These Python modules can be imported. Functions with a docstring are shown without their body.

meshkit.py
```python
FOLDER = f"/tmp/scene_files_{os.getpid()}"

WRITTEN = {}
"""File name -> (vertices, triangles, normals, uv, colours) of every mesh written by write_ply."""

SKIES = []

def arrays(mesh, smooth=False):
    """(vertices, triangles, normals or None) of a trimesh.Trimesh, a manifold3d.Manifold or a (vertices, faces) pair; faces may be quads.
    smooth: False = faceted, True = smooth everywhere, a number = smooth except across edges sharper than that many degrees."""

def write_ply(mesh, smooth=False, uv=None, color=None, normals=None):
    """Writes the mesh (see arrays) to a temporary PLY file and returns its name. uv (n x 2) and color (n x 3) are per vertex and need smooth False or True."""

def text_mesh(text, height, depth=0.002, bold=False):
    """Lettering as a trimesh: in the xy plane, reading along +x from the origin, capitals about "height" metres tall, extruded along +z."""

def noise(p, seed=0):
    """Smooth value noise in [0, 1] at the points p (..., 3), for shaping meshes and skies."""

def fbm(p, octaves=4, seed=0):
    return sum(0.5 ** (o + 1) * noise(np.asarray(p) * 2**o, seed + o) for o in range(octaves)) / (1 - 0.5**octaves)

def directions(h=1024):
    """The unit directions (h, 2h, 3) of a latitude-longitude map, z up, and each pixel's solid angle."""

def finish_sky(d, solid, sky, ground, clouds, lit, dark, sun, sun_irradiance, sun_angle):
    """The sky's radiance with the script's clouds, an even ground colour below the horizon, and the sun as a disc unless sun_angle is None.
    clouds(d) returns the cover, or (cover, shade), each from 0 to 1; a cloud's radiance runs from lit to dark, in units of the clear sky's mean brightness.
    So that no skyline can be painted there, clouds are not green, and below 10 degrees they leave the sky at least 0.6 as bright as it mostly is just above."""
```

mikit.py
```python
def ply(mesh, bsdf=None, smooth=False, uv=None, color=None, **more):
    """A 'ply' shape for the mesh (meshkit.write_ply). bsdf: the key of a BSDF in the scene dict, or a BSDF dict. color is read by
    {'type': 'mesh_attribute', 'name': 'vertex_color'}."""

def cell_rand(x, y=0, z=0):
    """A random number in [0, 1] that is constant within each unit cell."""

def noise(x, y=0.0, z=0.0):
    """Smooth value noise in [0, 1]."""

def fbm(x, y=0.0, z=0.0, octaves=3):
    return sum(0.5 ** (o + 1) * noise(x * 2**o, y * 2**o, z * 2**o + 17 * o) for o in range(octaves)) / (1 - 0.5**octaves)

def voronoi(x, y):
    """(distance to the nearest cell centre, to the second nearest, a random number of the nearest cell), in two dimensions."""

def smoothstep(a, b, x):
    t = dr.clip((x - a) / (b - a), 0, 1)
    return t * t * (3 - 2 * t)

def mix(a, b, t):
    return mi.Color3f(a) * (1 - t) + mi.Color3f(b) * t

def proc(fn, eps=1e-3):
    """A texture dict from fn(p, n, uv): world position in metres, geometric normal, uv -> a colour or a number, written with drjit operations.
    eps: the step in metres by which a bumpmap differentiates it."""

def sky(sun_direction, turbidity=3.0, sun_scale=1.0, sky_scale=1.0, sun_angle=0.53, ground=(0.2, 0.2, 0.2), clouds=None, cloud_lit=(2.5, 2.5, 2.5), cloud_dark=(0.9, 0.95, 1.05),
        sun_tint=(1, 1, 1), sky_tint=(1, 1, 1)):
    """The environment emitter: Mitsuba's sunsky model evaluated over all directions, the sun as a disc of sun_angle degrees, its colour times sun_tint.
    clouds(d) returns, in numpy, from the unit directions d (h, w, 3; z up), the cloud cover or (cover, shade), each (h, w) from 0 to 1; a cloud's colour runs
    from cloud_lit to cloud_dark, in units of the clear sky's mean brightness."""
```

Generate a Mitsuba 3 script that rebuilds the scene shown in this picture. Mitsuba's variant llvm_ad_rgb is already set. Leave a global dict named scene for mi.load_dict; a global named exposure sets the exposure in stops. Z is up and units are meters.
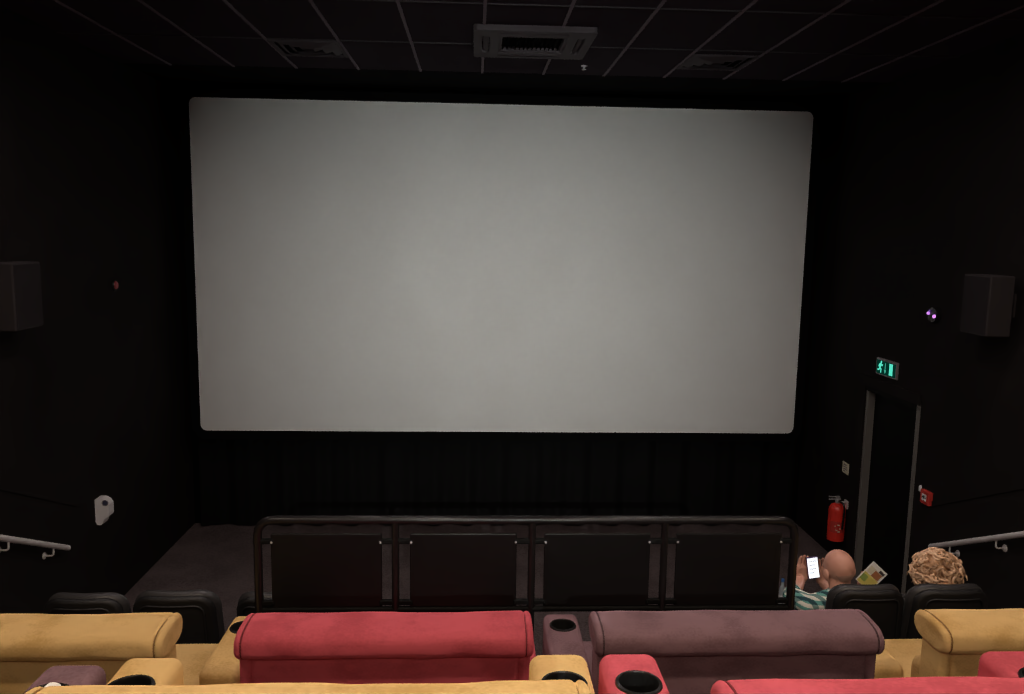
import math
import numpy as np
import trimesh
import manifold3d as m3
import mitsuba as mi
import drjit as dr
import mikit
import meshkit
from shapely.geometry import Polygon, Point, box as sbox
from shapely import affinity

T = mi.ScalarTransform4f
scene, labels = {}, {}
rng = np.random.default_rng(11)

# ------------------------------------------------------------------ camera, lights, exposure
FWD = np.array([0.04635802, 0.98978497, -0.13482076])
UPV = np.array([-0.00982663, 0.1354112, 0.99074076])
EYE = np.array([0.0, 0.0, 3.58])
scene['camera'] = {'type': 'perspective', 'fov': 64.385, 'fov_axis': 'x', 'near_clip': 0.05, 'far_clip': 100.0,
                   'to_world': T().look_at(origin=EYE.tolist(), target=(EYE + FWD).tolist(), up=UPV.tolist())}
exposure = 0.0
# recessed ceiling lamps of the house lights: (x, y, radiance rgb); none of them in the frame
LAMP_R = 0.075
WARM = np.array([1.0, 0.80, 0.62])
PINK = np.array([1.0, 0.84, 0.82])
LAMPS = [(-1.95, 1.85, WARM * 430), (-0.35, 1.85, WARM * 430), (1.25, 1.85, WARM * 430), (2.75, 1.85, WARM * 430),
         (-1.95, -1.5, WARM * 440), (-0.35, -1.5, WARM * 440), (1.25, -1.5, WARM * 440), (2.75, -1.5, WARM * 440),
         (-2.55, 4.75, PINK * 170), (-0.65, 4.75, PINK * 330), (1.55, 4.75, PINK * 330), (3.2, 4.75, PINK * 170)]
PROJECTOR = np.array([0.97, 1.0, 0.94]) * 150      # the dim idle beam of the projector on the screen

# ------------------------------------------------------------------ dimensions (metres, front floor at z = 0)
XL, XR, YF, YB, ZC = -3.431, 4.133, 9.85, -3.6, 5.163
H1, H2, H3, H4 = 0.60, 1.20, 1.772, 2.33          # floor levels of the four seat rows
AL, AR = -2.47, 3.03                             # platform edges along the two aisles


# ------------------------------------------------------------------ materials
def mat(key, base, rough=0.6, **kw):
    bump = kw.pop('bump', None)
    tex = base if isinstance(base, dict) else {'type': 'rgb', 'value': list(base)}
    b = {'type': 'principled', 'base_color': tex, 'roughness': rough, **kw}
    if bump:
        b = {'type': 'bumpmap', 'arbitrary': mikit.proc(bump[0], 2e-3), 'scale': bump[1], 'bsdf': b}
    scene[key] = {'type': 'twosided', 'bsdf': b}
    return key


def velvet(col, dark):
    def fn(p, n, uv):
        a = mikit.fbm(p.x * 9, p.y * 9, p.z * 14, 3)
        b = mikit.noise(p.x * 160, p.y * 160, p.z * 160)
        return mikit.mix(dark, col, mikit.smoothstep(0.25, 0.62, a * 0.8 + b * 0.2))
    return mikit.proc(fn)


def nap(p, n, uv):
    return mikit.noise(p.x * 260, p.y * 260, p.z * 260) * 0.6 + mikit.fbm(p.x * 30, p.y * 30, p.z * 30, 2)


def carpet_fn(p, n, uv):
    a = mikit.fbm(p.x * 3, p.y * 3, p.z * 3, 3)
    b = mikit.noise(p.x * 90, p.y * 90, p.z * 90)
    return mikit.mix((0.078, 0.061, 0.062), (0.150, 0.118, 0.121), mikit.smoothstep(0.2, 0.8, 0.55 * a + 0.45 * b))


def wall_fn(p, n, uv):
    a = mikit.fbm(p.x * 2, p.y * 2, p.z * 2, 3)
    return mikit.mix((0.010, 0.0085, 0.0085), (0.017, 0.0145, 0.014), a)


def shirt_fn(p, n, uv):
    s = p.x * 0.8 + p.y * 0.6
    a = mikit.smoothstep(0.44, 0.5, dr.abs(s / 0.042 - dr.floor(s / 0.042) - 0.5) * 1.0 + 0.22)
    b = mikit.smoothstep(0.44, 0.5, dr.abs(p.z / 0.042 - dr.floor(p.z / 0.042) - 0.5) * 1.0 + 0.22)
    c = mikit.mix((0.66, 0.66, 0.58), (0.05, 0.17, 0.17), a * 0.85)
    return c * (1 - b) + mi.Color3f(mikit.mix((0.12, 0.33, 0.30), (0.015, 0.06, 0.075), a)) * b


def steel_fn(p, n, uv):
    return mikit.mix((0.68, 0.66, 0.66), (0.86, 0.84, 0.84), mikit.noise(p.x * 30, p.y * 30, p.z * 30))


def knit_fn(p, n, uv):
    return mikit.mix((0.010, 0.010, 0.012), (0.07, 0.065, 0.065), mikit.smoothstep(0.45, 0.8, mikit.noise(p.x * 170, p.y * 170, p.z * 170)))


def skin_fn(p, n, uv):
    a = mikit.fbm(p.x * 28, p.y * 28, p.z * 28, 2)
    return mikit.mix((0.55, 0.26, 0.19), (0.66, 0.36, 0.27), a)


SHEEN = dict(sheen=0.5, sheen_tint=0.6, specular=0.25)
mat('gold_velvet', velvet((0.62, 0.415, 0.172), (0.50, 0.312, 0.108)), 0.85, bump=(nap, 0.0012), **SHEEN)
mat('red_velvet', velvet((0.50, 0.082, 0.108), (0.39, 0.056, 0.076)), 0.85, bump=(nap, 0.0012), **SHEEN)
mat('purple_velvet', velvet((0.190, 0.112, 0.128), (0.135, 0.076, 0.088)), 0.85, bump=(nap, 0.0012), **SHEEN)
mat('gold_seam', (0.25, 0.14, 0.05), 0.9)
mat('red_seam', (0.17, 0.024, 0.03), 0.9)
mat('purple_seam', (0.075, 0.044, 0.05), 0.9)
mat('black_plastic', (0.012, 0.012, 0.012), 0.32)
mat('cup_black', (0.010, 0.010, 0.010), 0.25)
mat('seat_shell', (0.006, 0.006, 0.0065), 0.55)
mat('seat_vinyl', (0.030, 0.029, 0.030), 0.42)
mat('rail_paint', (0.007, 0.006, 0.006), 0.25, specular=0.32)
mat('clamp_black', (0.004, 0.004, 0.004), 0.6, specular=0.1)
mat('rail_panel', (0.006, 0.005, 0.005), 0.35, specular=0.15)
mat('carpet', mikit.proc(carpet_fn), 0.95, specular=0.1)
mat('wall_black', mikit.proc(wall_fn), 0.95, specular=0.1)
mat('dead_black', (0.004, 0.004, 0.004), 0.95, specular=0.05)
mat('drape_black', (0.004, 0.004, 0.0042), 0.8, specular=0.15)
mat('ceiling_tile', (0.021, 0.014, 0.020), 0.95, specular=0.1)
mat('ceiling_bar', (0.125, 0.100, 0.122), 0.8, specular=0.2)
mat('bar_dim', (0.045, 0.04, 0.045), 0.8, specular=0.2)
mat('unit_grey', (0.062, 0.052, 0.060), 0.7, specular=0.2)
mat('vent_grey', (0.24, 0.22, 0.24), 0.6)
mat('screen_white', (0.74, 0.74, 0.73), 0.9, specular=0.1)
mat('speaker_black', (0.032, 0.028, 0.029), 0.6, specular=0.2)
mat('speaker_cloth', (0.022, 0.019, 0.021), 0.9, specular=0.1)
mat('jamb_grey', (0.16, 0.155, 0.145), 0.55)
mat('door_black', (0.004, 0.004, 0.004), 0.7, specular=0.1)
mat('steel', mikit.proc(steel_fn), 0.4, metallic=0.2)
mat('chrome', (0.55, 0.55, 0.57), 0.3, metallic=0.4)
mat('ext_red', (0.85, 0.045, 0.03), 0.32, clearcoat=0.5)
mat('sign_red', (0.60, 0.05, 0.04), 0.5)
mat('white_plastic', (0.90, 0.90, 0.92), 0.35)
mat('blue_grey', (0.07, 0.075, 0.13), 0.25)
mat('cream', (0.72, 0.68, 0.52), 0.5)
mat('ink', (0.06, 0.06, 0.06), 0.7)
mat('skin', mikit.proc(skin_fn), 0.45, specular=0.4)
mat('shirt', mikit.proc(shirt_fn), 0.9)
mat('trousers', (0.03, 0.032, 0.04), 0.9)
mat('knit', mikit.proc(knit_fn), 0.95)
mat('hair', {'type': 'mesh_attribute', 'name': 'vertex_color'}, 0.55)
mat('eye_white', (0.8, 0.78, 0.75), 0.2)
mat('lip', (0.45, 0.16, 0.14), 0.5)
mat('stubble', (0.47, 0.27, 0.21), 0.8)
mat('phone_case', (0.09, 0.06, 0.16), 0.3)
mat('paper_white', (0.82, 0.82, 0.78), 0.7)
mat('paper_yellow', (0.72, 0.62, 0.16), 0.6)
mat('paper_green', (0.30, 0.42, 0.10), 0.6)
mat('paper_brown', (0.38, 0.16, 0.07), 0.6)
mat('paper_dark', (0.06, 0.05, 0.05), 0.6)
mat('cap_blue', (0.06, 0.20, 0.55), 0.4)
mat('bottle_pet', (0.42, 0.50, 0.54), 0.15)
mat('label_pale', (0.68, 0.72, 0.74), 0.5)
mat('lens_red', (0.30, 0.05, 0.06), 0.3)
mat('green_dark', (0.01, 0.16, 0.11), 0.4)
mat('lamp_trim', (0.10, 0.10, 0.10), 0.5)


# ------------------------------------------------------------------ helpers
def numbered(name):
    if not any(k == name or k.startswith(name + '__') for k in scene) and name not in labels:
        return name
    n = 1
    while any(k == f'{name}_{n:03d}' or k.startswith(f'{name}_{n:03d}__') for k in scene) or f'{name}_{n:03d}' in labels:
        n += 1
    return f'{name}_{n:03d}'


def obj(name, mesh, material, parent=None, smooth=False, **kw):
    key = numbered(parent + '__' + name if parent else name)
    shape = dict(mesh) if isinstance(mesh, dict) else mikit.ply(mesh, None, smooth, **{k: v for k, v in kw.items() if k in ('uv', 'color')})
    if material:
        shape['bsdf'] = {'type': 'ref', 'id': material}
    for k in ('to_world', 'emitter'):
        if k in kw:
            shape[k] = kw[k]
    scene[key] = shape
    return key


def tag(key, label, cat=None, group=None, kind=None):
    labels[key] = {'label': label}
    for k, v in (('category', cat), ('group', group), ('kind', kind)):
        if v:
            labels[key][k] = v
    return key


def thing(name, label, cat, group=None):
    return tag(numbered(name), label, cat, group)


def struct(name, mesh, material, label=None, **kw):
    k = obj(name, mesh, material, **kw)
    labels[k] = {'kind': 'structure', **({'label': label} if label else {})}
    return k


def tm(man):
    a = man.to_mesh()
    return trimesh.Trimesh(np.array(a.vert_properties[:, :3], float), np.array(a.tri_verts), process=False)


def bx(x0, x1, y0, y1, z0, z1):
    m = trimesh.creation.box([x1 - x0, y1 - y0, z1 - z0])
    m.apply_translation([(x0 + x1) / 2, (y0 + y1) / 2, (z0 + z1) / 2])
    return m


def ball(r, c, seg=20):
    return m3.Manifold.sphere(r, seg).translate([float(v) for v in c])


def hull(points, r, seg=20):
    return m3.Manifold.batch_hull([ball(r, p, seg) for p in points])


def rbox(x0, x1, y0, y1, z0, z1, r=0.02, seg=20):
    return hull([(x, y, z) for x in (x0 + r, x1 - r) for y in (y0 + r, y1 - r) for z in (z0 + r, z1 - r)], r, seg)


def union(ms):
    return m3.Manifold.batch_boolean(ms, m3.OpType.Add)


def cat(*ms):
    return trimesh.util.concatenate([tm(m) if hasattr(m, 'to_mesh') else m for m in ms])


def tube(pts, r, n=14, cap=True):
    p = np.asarray(pts, float)
    r = np.broadcast_to(np.asarray(r, float), len(p))
    t = np.gradient(p, axis=0)
    t /= np.linalg.norm(t, axis=1, keepdims=True) + 1e-12
    ref = np.array([0, 0, 1.0]) if abs(t[0, 2]) < 0.9 else np.array([1.0, 0, 0])
    u = np.cross(t[0], ref)
    u /= np.linalg.norm(u)
    rings, a = [], np.arange(n) / n * 2 * np.pi
    for i in range(len(p)):
        u = u - t[i] * (u @ t[i])
        u /= np.linalg.norm(u)
        w = np.cross(t[i], u)
        rings.append(p[i] + r[i] * (np.cos(a)[:, None] * u + np.sin(a)[:, None] * w))
    v = np.vstack(rings)
    f = []
    for i in range(len(p) - 1):
        for j in range(n):
            a0, a1, b0, b1 = i * n + j, i * n + (j + 1) % n, (i + 1) * n + j, (i + 1) * n + (j + 1) % n
            f += [[a0, a1, b1], [a0, b1, b0]]
    if cap:
        v = np.vstack([v, p[0], p[-1]])
        c0, c1 = len(v) - 2, len(v) - 1
        for j in range(n):
            f += [[c0, (j + 1) % n, j], [c1, (len(p) - 1) * n + j, (len(p) - 1) * n + (j + 1) % n]]
    return trimesh.Trimesh(v, np.array(f), process=False)


def rounded_path(pts, r, n=8):
    p = [np.asarray(q, float) for q in pts]
    out = [p[0]]
    for a, b, c in zip(p[:-2], p[1:-1], p[2:]):
        d0, d1 = (a - b) / np.linalg.norm(a - b), (c - b) / np.linalg.norm(c - b)
        s, e = b + d0 * r, b + d1 * r
        for t in np.linspace(0, 1, n):
            out.append((1 - t) ** 2 * s + 2 * t * (1 - t) * b + t * t * e)
    return np.array(out + [p[-1]])


def lathe(prof, n=32):
    p = np.asarray(prof, float)
    a = np.arange(n) / n * 2 * np.pi
    v = np.array([[r * np.cos(t), r * np.sin(t), z] for r, z in p for t in a])
    f = []
    for i in range(len(p) - 1):
        for j in range(n):
            a0, a1, b0, b1 = i * n + j, i * n + (j + 1) % n, (i + 1) * n + j, (i + 1) * n + (j + 1) % n
            f += [[a0, a1, b1], [a0, b1, b0]]
    return trimesh.Trimesh(v, np.array(f), process=False)


def prism(poly, depth):
    gs = getattr(poly, 'geoms', [poly])
    return trimesh.util.concatenate([trimesh.creation.extrude_polygon(g, depth, engine='earcut') for g in gs])


def frame_from(origin, x, y, z):
    m = np.eye(4)
    m[:3, 0], m[:3, 1], m[:3, 2], m[:3, 3] = x, y, z, origin
    return m


def moved(mesh, m):
    mesh = tm(mesh) if hasattr(mesh, 'to_mesh') else mesh.copy()
    mesh.apply_transform(m)
    return mesh


# lying on the right wall, seen from the room: local x runs towards the camera, local y up, local z out into the room
def on_right(y, z, out=0.0):
    return frame_from([XR - out, y, z], [0, -1, 0], [0, 0, 1], [-1, 0, 0])


def on_left(y, z, out=0.0):
    return frame_from([XL + out, y, z], [0, 1, 0], [0, 0, 1], [1, 0, 0])


def area(rgb):
    return {'type': 'area', 'radiance': {'type': 'rgb', 'value': [float(c) for c in rgb]}}


# ------------------------------------------------------------------ the setting
fl = struct('floor', bx(XL - .2, XR + .2, 3.9, YF + .2, -0.2, 0.0), 'carpet', 'dark brown-grey carpeted floor of the auditorium')
for x0, x1, y0, y1, z in ((AL, -0.86, 3.9, 5.2, H1), (1.70, AR, 3.9, 5.2, H1), (AL, AR, 2.62, 3.9, H2), (AL, AR, 1.10, 2.62, H3), (XL, XR, YB, 1.10, H4)):
    obj('platform', bx(x0, x1, y0, y1, -0.2, z), 'carpet', fl)
for side in (0, 1):
    x0, x1 = ((XL, AL - .001), (AR + .001, XR))[side]
    for i in range(13):
        obj('step', bx(x0, x1, 1.101, 6.75 - i * 0.37, i * 0.1755, (i + 1) * 0.1755), 'carpet', fl)
struct('wall_left', bx(XL - .2, XL, YB, YF + .2, -.2, ZC + .3), 'wall_black', 'black side wall on the left of the auditorium')
DY0, DY1, DZ = 7.20, 8.25, 2.09
struct('wall_right', cat(bx(XR, XR + .25, YB, DY0, -.2, ZC + .3), bx(XR, XR + .25, DY1, YF + .2, -.2, ZC + .3), bx(XR, XR + .25, DY0, DY1, DZ, ZC + .3)),
       'wall_black', 'black side wall on the right with the exit door')
struct('wall_front', bx(XL - .2, XR + .25, YF, YF + .2, -.2, ZC + .3), 'dead_black', 'black front wall behind the screen')
struct('wall_back', bx(XL - .2, XR + .25, YB - .2, YB, -.2, ZC + .3), 'wall_black', 'black back wall behind the seats')
ce = struct('ceiling', bx(XL - .2, XR + .25, YB - .2, YF + .2, ZC + .022, ZC + .3), 'dead_black', 'dark tiled suspended ceiling above the auditorium')
# exit door in the right wall, its frame and reveal
dr_ = struct('door_1', bx(XR + .075, XR + .13, DY0 + .05, DY1 - .05, 0.01, DZ - .05), 'door_black', 'black exit door recessed in the right wall')
obj('frame', cat(bx(XR - .012, XR + .15, DY0, DY0 + .05, 0, DZ), bx(XR + .001, XR + .074, DY1 - .05, DY1, 0, DZ)), 'jamb_grey', dr_)
obj('lintel', bx(XR - .012, XR + .15, DY0, DY1, DZ - .05, DZ), 'door_black', dr_)
obj('architrave', cat(bx(XR - .02, XR, DY1, DY1 + .16, 0, DZ + .1), bx(XR - .02, XR, DY0, DY1 + .16, DZ, DZ + .1)), 'wall_black', dr_)
# dado trims that climb with the aisles
for n, x0, x1 in ((1, XL, XL + .010), (2, XR - .010, XR)):
    v = []
    for y, z in ((6.95, 1.20), (1.3, 3.80)):
        v += [(x, y, z + dz) for x in (x0, x1) for dz in (0, .05)]
    m = trimesh.convex.convex_hull(np.array(v))
    struct(f'trim_{n}', m, 'wall_black', 'black dado strip climbing along the side wall')

# ceiling grid: tiles 0.6 wide, 1.2 deep
GX = [-1.748 + .6 * i for i in range(-3, 11)]
GY = [2.27, 3.47, 4.67, 5.87, 7.07, 8.27]
edges_x = [XL] + [g for g in GX if XL + .1 < g < XR - .1] + [XR]
AC = (-0.035, 0.925, 6.42, 7.38)
VENTS = ((-1.748, 7.09), (1.852, 7.22))
tile_cache = {}
for i in range(len(edges_x) - 1):
    for j in range(len(GY) - 1):
        x0, x1, y0, y1 = edges_x[i] + .011, edges_x[i + 1] - .011, GY[j] + .011, GY[j + 1] - .011
        cells = [(x0, x1, y0, y1)]
        cut = None
        for vx, vy in VENTS:
            if abs(edges_x[i] - vx) < .05 and y0 < vy + .3 < y1:
                cut = [(x0, x1, y0, vy - .01), (x0, x1, vy + .6, y1)]
        ax0, ax1 = max(x0, AC[0]), min(x1, AC[1])
        if ax1 - ax0 > .02 and y0 < AC[3] and y1 > AC[2]:
            cut = [(x0, x1, y0, AC[2]), (x0, x1, AC[3], y1)] + ([(x0, AC[0], max(y0, AC[2]), min(y1, AC[3]))] if x0 < AC[0] - .02 else []) + ([(AC[1], x1, max(y0, AC[2]), min(y1, AC[3]))] if x1 > AC[1] + .02 else [])
        for a, b, c, d in (cut or cells):
            if b - a > .02 and d - c > .02:
                key = (round(b - a, 4), round(d - c, 4))
                if key not in tile_cache:
                    tile_cache[key] = mikit.ply(bx(-key[0] / 2, key[0] / 2, -key[1] / 2, key[1] / 2, 0, .02))
                obj('tile', tile_cache[key], 'ceiling_tile', ce, to_world=T().translate([(a + b) / 2, (c + d) / 2, ZC + .004]))
BW = .012


def bar_pieces(lo, hi, at, axis):
    """a grid bar with gaps where the air unit or a vent sits"""
    holes = []
    for x0, x1, y0, y1 in [AC] + [(vx, vx + .6, vy, vy + .6) for vx, vy in VENTS]:
        a0, a1, b0, b1 = (x0, x1, y0, y1) if axis == 'y' else (y0, y1, x0, x1)
        if a0 + .03 < at < a1 - .03:
            holes.append((b0, b1))
    parts, s = [], lo
    for b0, b1 in sorted(holes):
        parts.append((s, b0))
        s = b1
    return [q for q in parts + [(s, hi)] if q[1] - q[0] > .02]


for g in GX:
    if XL + .1 < g < XR - .1:
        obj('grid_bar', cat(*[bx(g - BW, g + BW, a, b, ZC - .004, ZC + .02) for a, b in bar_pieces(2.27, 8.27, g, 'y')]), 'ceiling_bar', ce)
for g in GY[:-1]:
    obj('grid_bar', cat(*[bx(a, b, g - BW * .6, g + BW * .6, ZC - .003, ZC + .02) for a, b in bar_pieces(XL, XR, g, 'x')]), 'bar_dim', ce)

# ------------------------------------------------------------------ cinema screen and the drape below it
sc_ = thing('cinema_screen', 'large blank pale grey cinema screen with rounded corners at the front of the room', 'screen')
SX0, SX1, SZ0, SZ1, SY = -3.133, 3.799, 1.31, 5.027, 9.3
outline = sbox(SX0 + .075, SZ0 + .075, SX1 - .075, SZ1 - .075).buffer(.075, quad_segs=8)
up = frame_from([0, SY, 0], [1, 0, 0], [0, 0, 1], [0, -1, 0])
obj('projection_surface', moved(prism(outline, .012), up), 'screen_white', sc_)
obj('masking_frame', moved(prism(outline.buffer(.10).difference(outline.buffer(.002)), .05), frame_from([0, SY + .04, 0], [1, 0, 0], [0, 0, 1], [0, -1, 0])), 'dead_black', sc_)
obj('backing', bx(SX0 + .1, SX1 - .1, SY + .04, YF, SZ0 + .1, SZ1 - .1), 'dead_black', sc_)
xs = np.linspace(XL + .12, XR - .05, 420)
zs = np.linspace(0.02, 1.33, 6)
v, f = [], []
for k, z in enumerate(zs):
    for x in xs:
        fold = .035 * math.sin(x * 14 + .8 * math.sin(x * 3.1)) + .012 * math.sin(x * 31)
        v.append((x, 9.74 + fold * (0.55 + .45 * (1 - z / 1.33)), z))
n = len(xs)
for k in range(len(zs) - 1):
    for i in range(n - 1):
        f += [[k * n + i, k * n + i + 1, (k + 1) * n + i + 1], [k * n + i, (k + 1) * n + i + 1, (k + 1) * n + i]]
tag(obj('screen_drape', trimesh.Trimesh(np.array(v), np.array(f), process=False), 'drape_black', smooth=True), 'black pleated drape hanging to the floor below the cinema screen', 'curtain')

# ------------------------------------------------------------------ ceiling fittings
for (vx, vy), lab in zip(VENTS, ('square louvred ceiling air vent left of the ceiling air unit', 'square louvred ceiling air vent right of the ceiling air unit')):
    t = thing('ceiling_vent', lab, 'vent')
    cx, cy = vx + .3, vy + .3
    fr = sbox(-.295, -.295, .295, .295).difference(sbox(-.262, -.262, .262, .262))
    base = frame_from([cx, cy, ZC + .004], [1, 0, 0], [0, -1, 0], [0, 0, -1])
    obj('frame', moved(prism(fr, .014), base), 'unit_grey', t)
    obj('backing', bx(cx - .29, cx + .29, cy - .29, cy + .29, ZC + .012, ZC + .02), 'dead_black', t)
    for q in range(4):                               # four-way louvres: three slanted blades on each side
        ang = q * math.pi / 2
        for k in range(3):
            r0 = .245 - k * .075
            P = np.array([(-r0, r0, .0), (r0, r0, .0), (r0 - .052, r0 - .052, -.03), (-r0 + .052, r0 - .052, -.03)])
            P = np.vstack([P, P + [0, 0, .006]])
            R = np.array([[math.cos(ang), -math.sin(ang), 0], [math.sin(ang), math.cos(ang), 0], [0, 0, 1]])
            m = trimesh.convex.convex_hull(P @ R.T + [cx, cy, ZC + .012])
            obj('louvre', m, 'unit_grey', t)
t = thing('air_conditioning_unit', 'square four-way air conditioning cassette in the middle of the ceiling', 'air conditioner')
cx, cy = (AC[0] + AC[1]) / 2, (AC[2] + AC[3]) / 2
hw = .475
base = frame_from([cx, cy, ZC + .01], [1, 0, 0], [0, -1, 0], [0, 0, -1])
slots = [sbox(-.27, .345, .27, .405), sbox(-.27, -.405, .27, -.345), sbox(.345, -.27, .405, .27), sbox(-.405, -.27, -.345, .27)]
panel = sbox(-hw + .04, -hw + .04, hw - .04, hw - .04).buffer(.04).difference(sbox(-.27, -.27, .27, .27))
for s in slots:
    panel = panel.difference(s)
obj('front_panel', moved(prism(panel, .05), base), 'unit_grey', t)
obj('backing', bx(cx - .45, cx + .45, cy - .45, cy + .45, ZC + .006, ZC + .02), 'dead_black', t)
for q in range(4):
    ang = q * math.pi / 2
    m = trimesh.creation.box([.53, .05, .006])
    m.apply_transform(trimesh.transformations.rotation_matrix(math.radians(28), [1, 0, 0]))
    m.apply_translation([0, .375, -.018])
    m.apply_transform(trimesh.transformations.rotation_matrix(ang, [0, 0, 1]))
    m.apply_translation([cx, cy, ZC - .012])
    obj('air_flap', m, 'unit_grey', t)
gr = obj('return_grille', moved(prism(sbox(-.268, -.268, .268, .268).difference(sbox(-.245, -.245, .245, .245)), .042), base), 'unit_grey', t)
for k in range(14):
    x = cx - .23 + k * .46 / 13
    obj('slat', bx(x - .004, x + .004, cy - .247, cy + .247, ZC - .02, ZC + .006), 'dead_black', gr)
tag(obj('sprinkler_head', cat(moved(lathe([(0, 0), (.03, 0), (.03, -.006), (.010, -.012), (.008, -.03), (.022, -.034), (.022, -.038), (0, -.038)], 20), T2 := frame_from([.996, 7.825, ZC + .004], [1, 0, 0], [0, 1, 0], [0, 0, 1]))), 'chrome', smooth=30),
    'tiny chrome sprinkler head on the ceiling beyond the air unit', 'sprinkler')


# ------------------------------------------------------------------ the sofas (two-seat recliners)
def loft_head(w, r=.022, a=.118, b=.058, cy=.114, cz=.885, nx=64, n=44):
    """the padded roll along the top of a sofa back; x along the roll, ends rounded, a stitched dip near each end"""
    t = np.arange(n) / n * 2 * np.pi
    ex = .72
    y0, z0 = np.sign(np.cos(t)) * np.abs(np.cos(t)) ** ex, np.sign(np.sin(t)) * np.abs(np.sin(t)) ** ex
    d = np.concatenate([r * (1 - np.cos(np.linspace(0.05, np.pi / 2, 9))), [r + .004, r + .008, r + .012, r + .016]])
    xs = np.concatenate([-w / 2 + d, np.linspace(-w / 2 + r + .03, w / 2 - r - .03, nx), (w / 2 - d)[::-1]])
    rings = []
    for x in xs:
        e_ = w / 2 - abs(x)
        off = r * (1 - math.sqrt(max(0, 1 - (max(0, r - e_) / r) ** 2)))
        off += .006 * math.exp(-((e_ - r - .006) / .005) ** 2)
        p = np.stack([np.full(n, x), cy + (a - off) * y0, cz + (b - off) * z0], 1)
        wob = meshkit.fbm(p * [7, 14, 14], 2, 3) - .5
        nrm = np.stack([0 * t, np.cos(t), np.sin(t)], 1)
        rings.append(p + nrm * (wob * .010)[:, None])
    v = np.vstack(rings)
    k = len(xs)
    f = []
    for i in range(k - 1):
        for j in range(n):
            a0, a1, b0, b1 = i * n + j, i * n + (j + 1) % n, (i + 1) * n + j, (i + 1) * n + (j + 1) % n
            f += [[a0, b1, a1], [a0, b0, b1]]
    v = np.vstack([v, rings[0].mean(0), rings[-1].mean(0)])
    for j in range(n):
        f += [[len(v) - 2, j, (j + 1) % n], [len(v) - 1, (k - 1) * n + (j + 1) % n, (k - 1) * n + j]]
    return trimesh.Trimesh(v, np.array(f), process=False)


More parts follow.
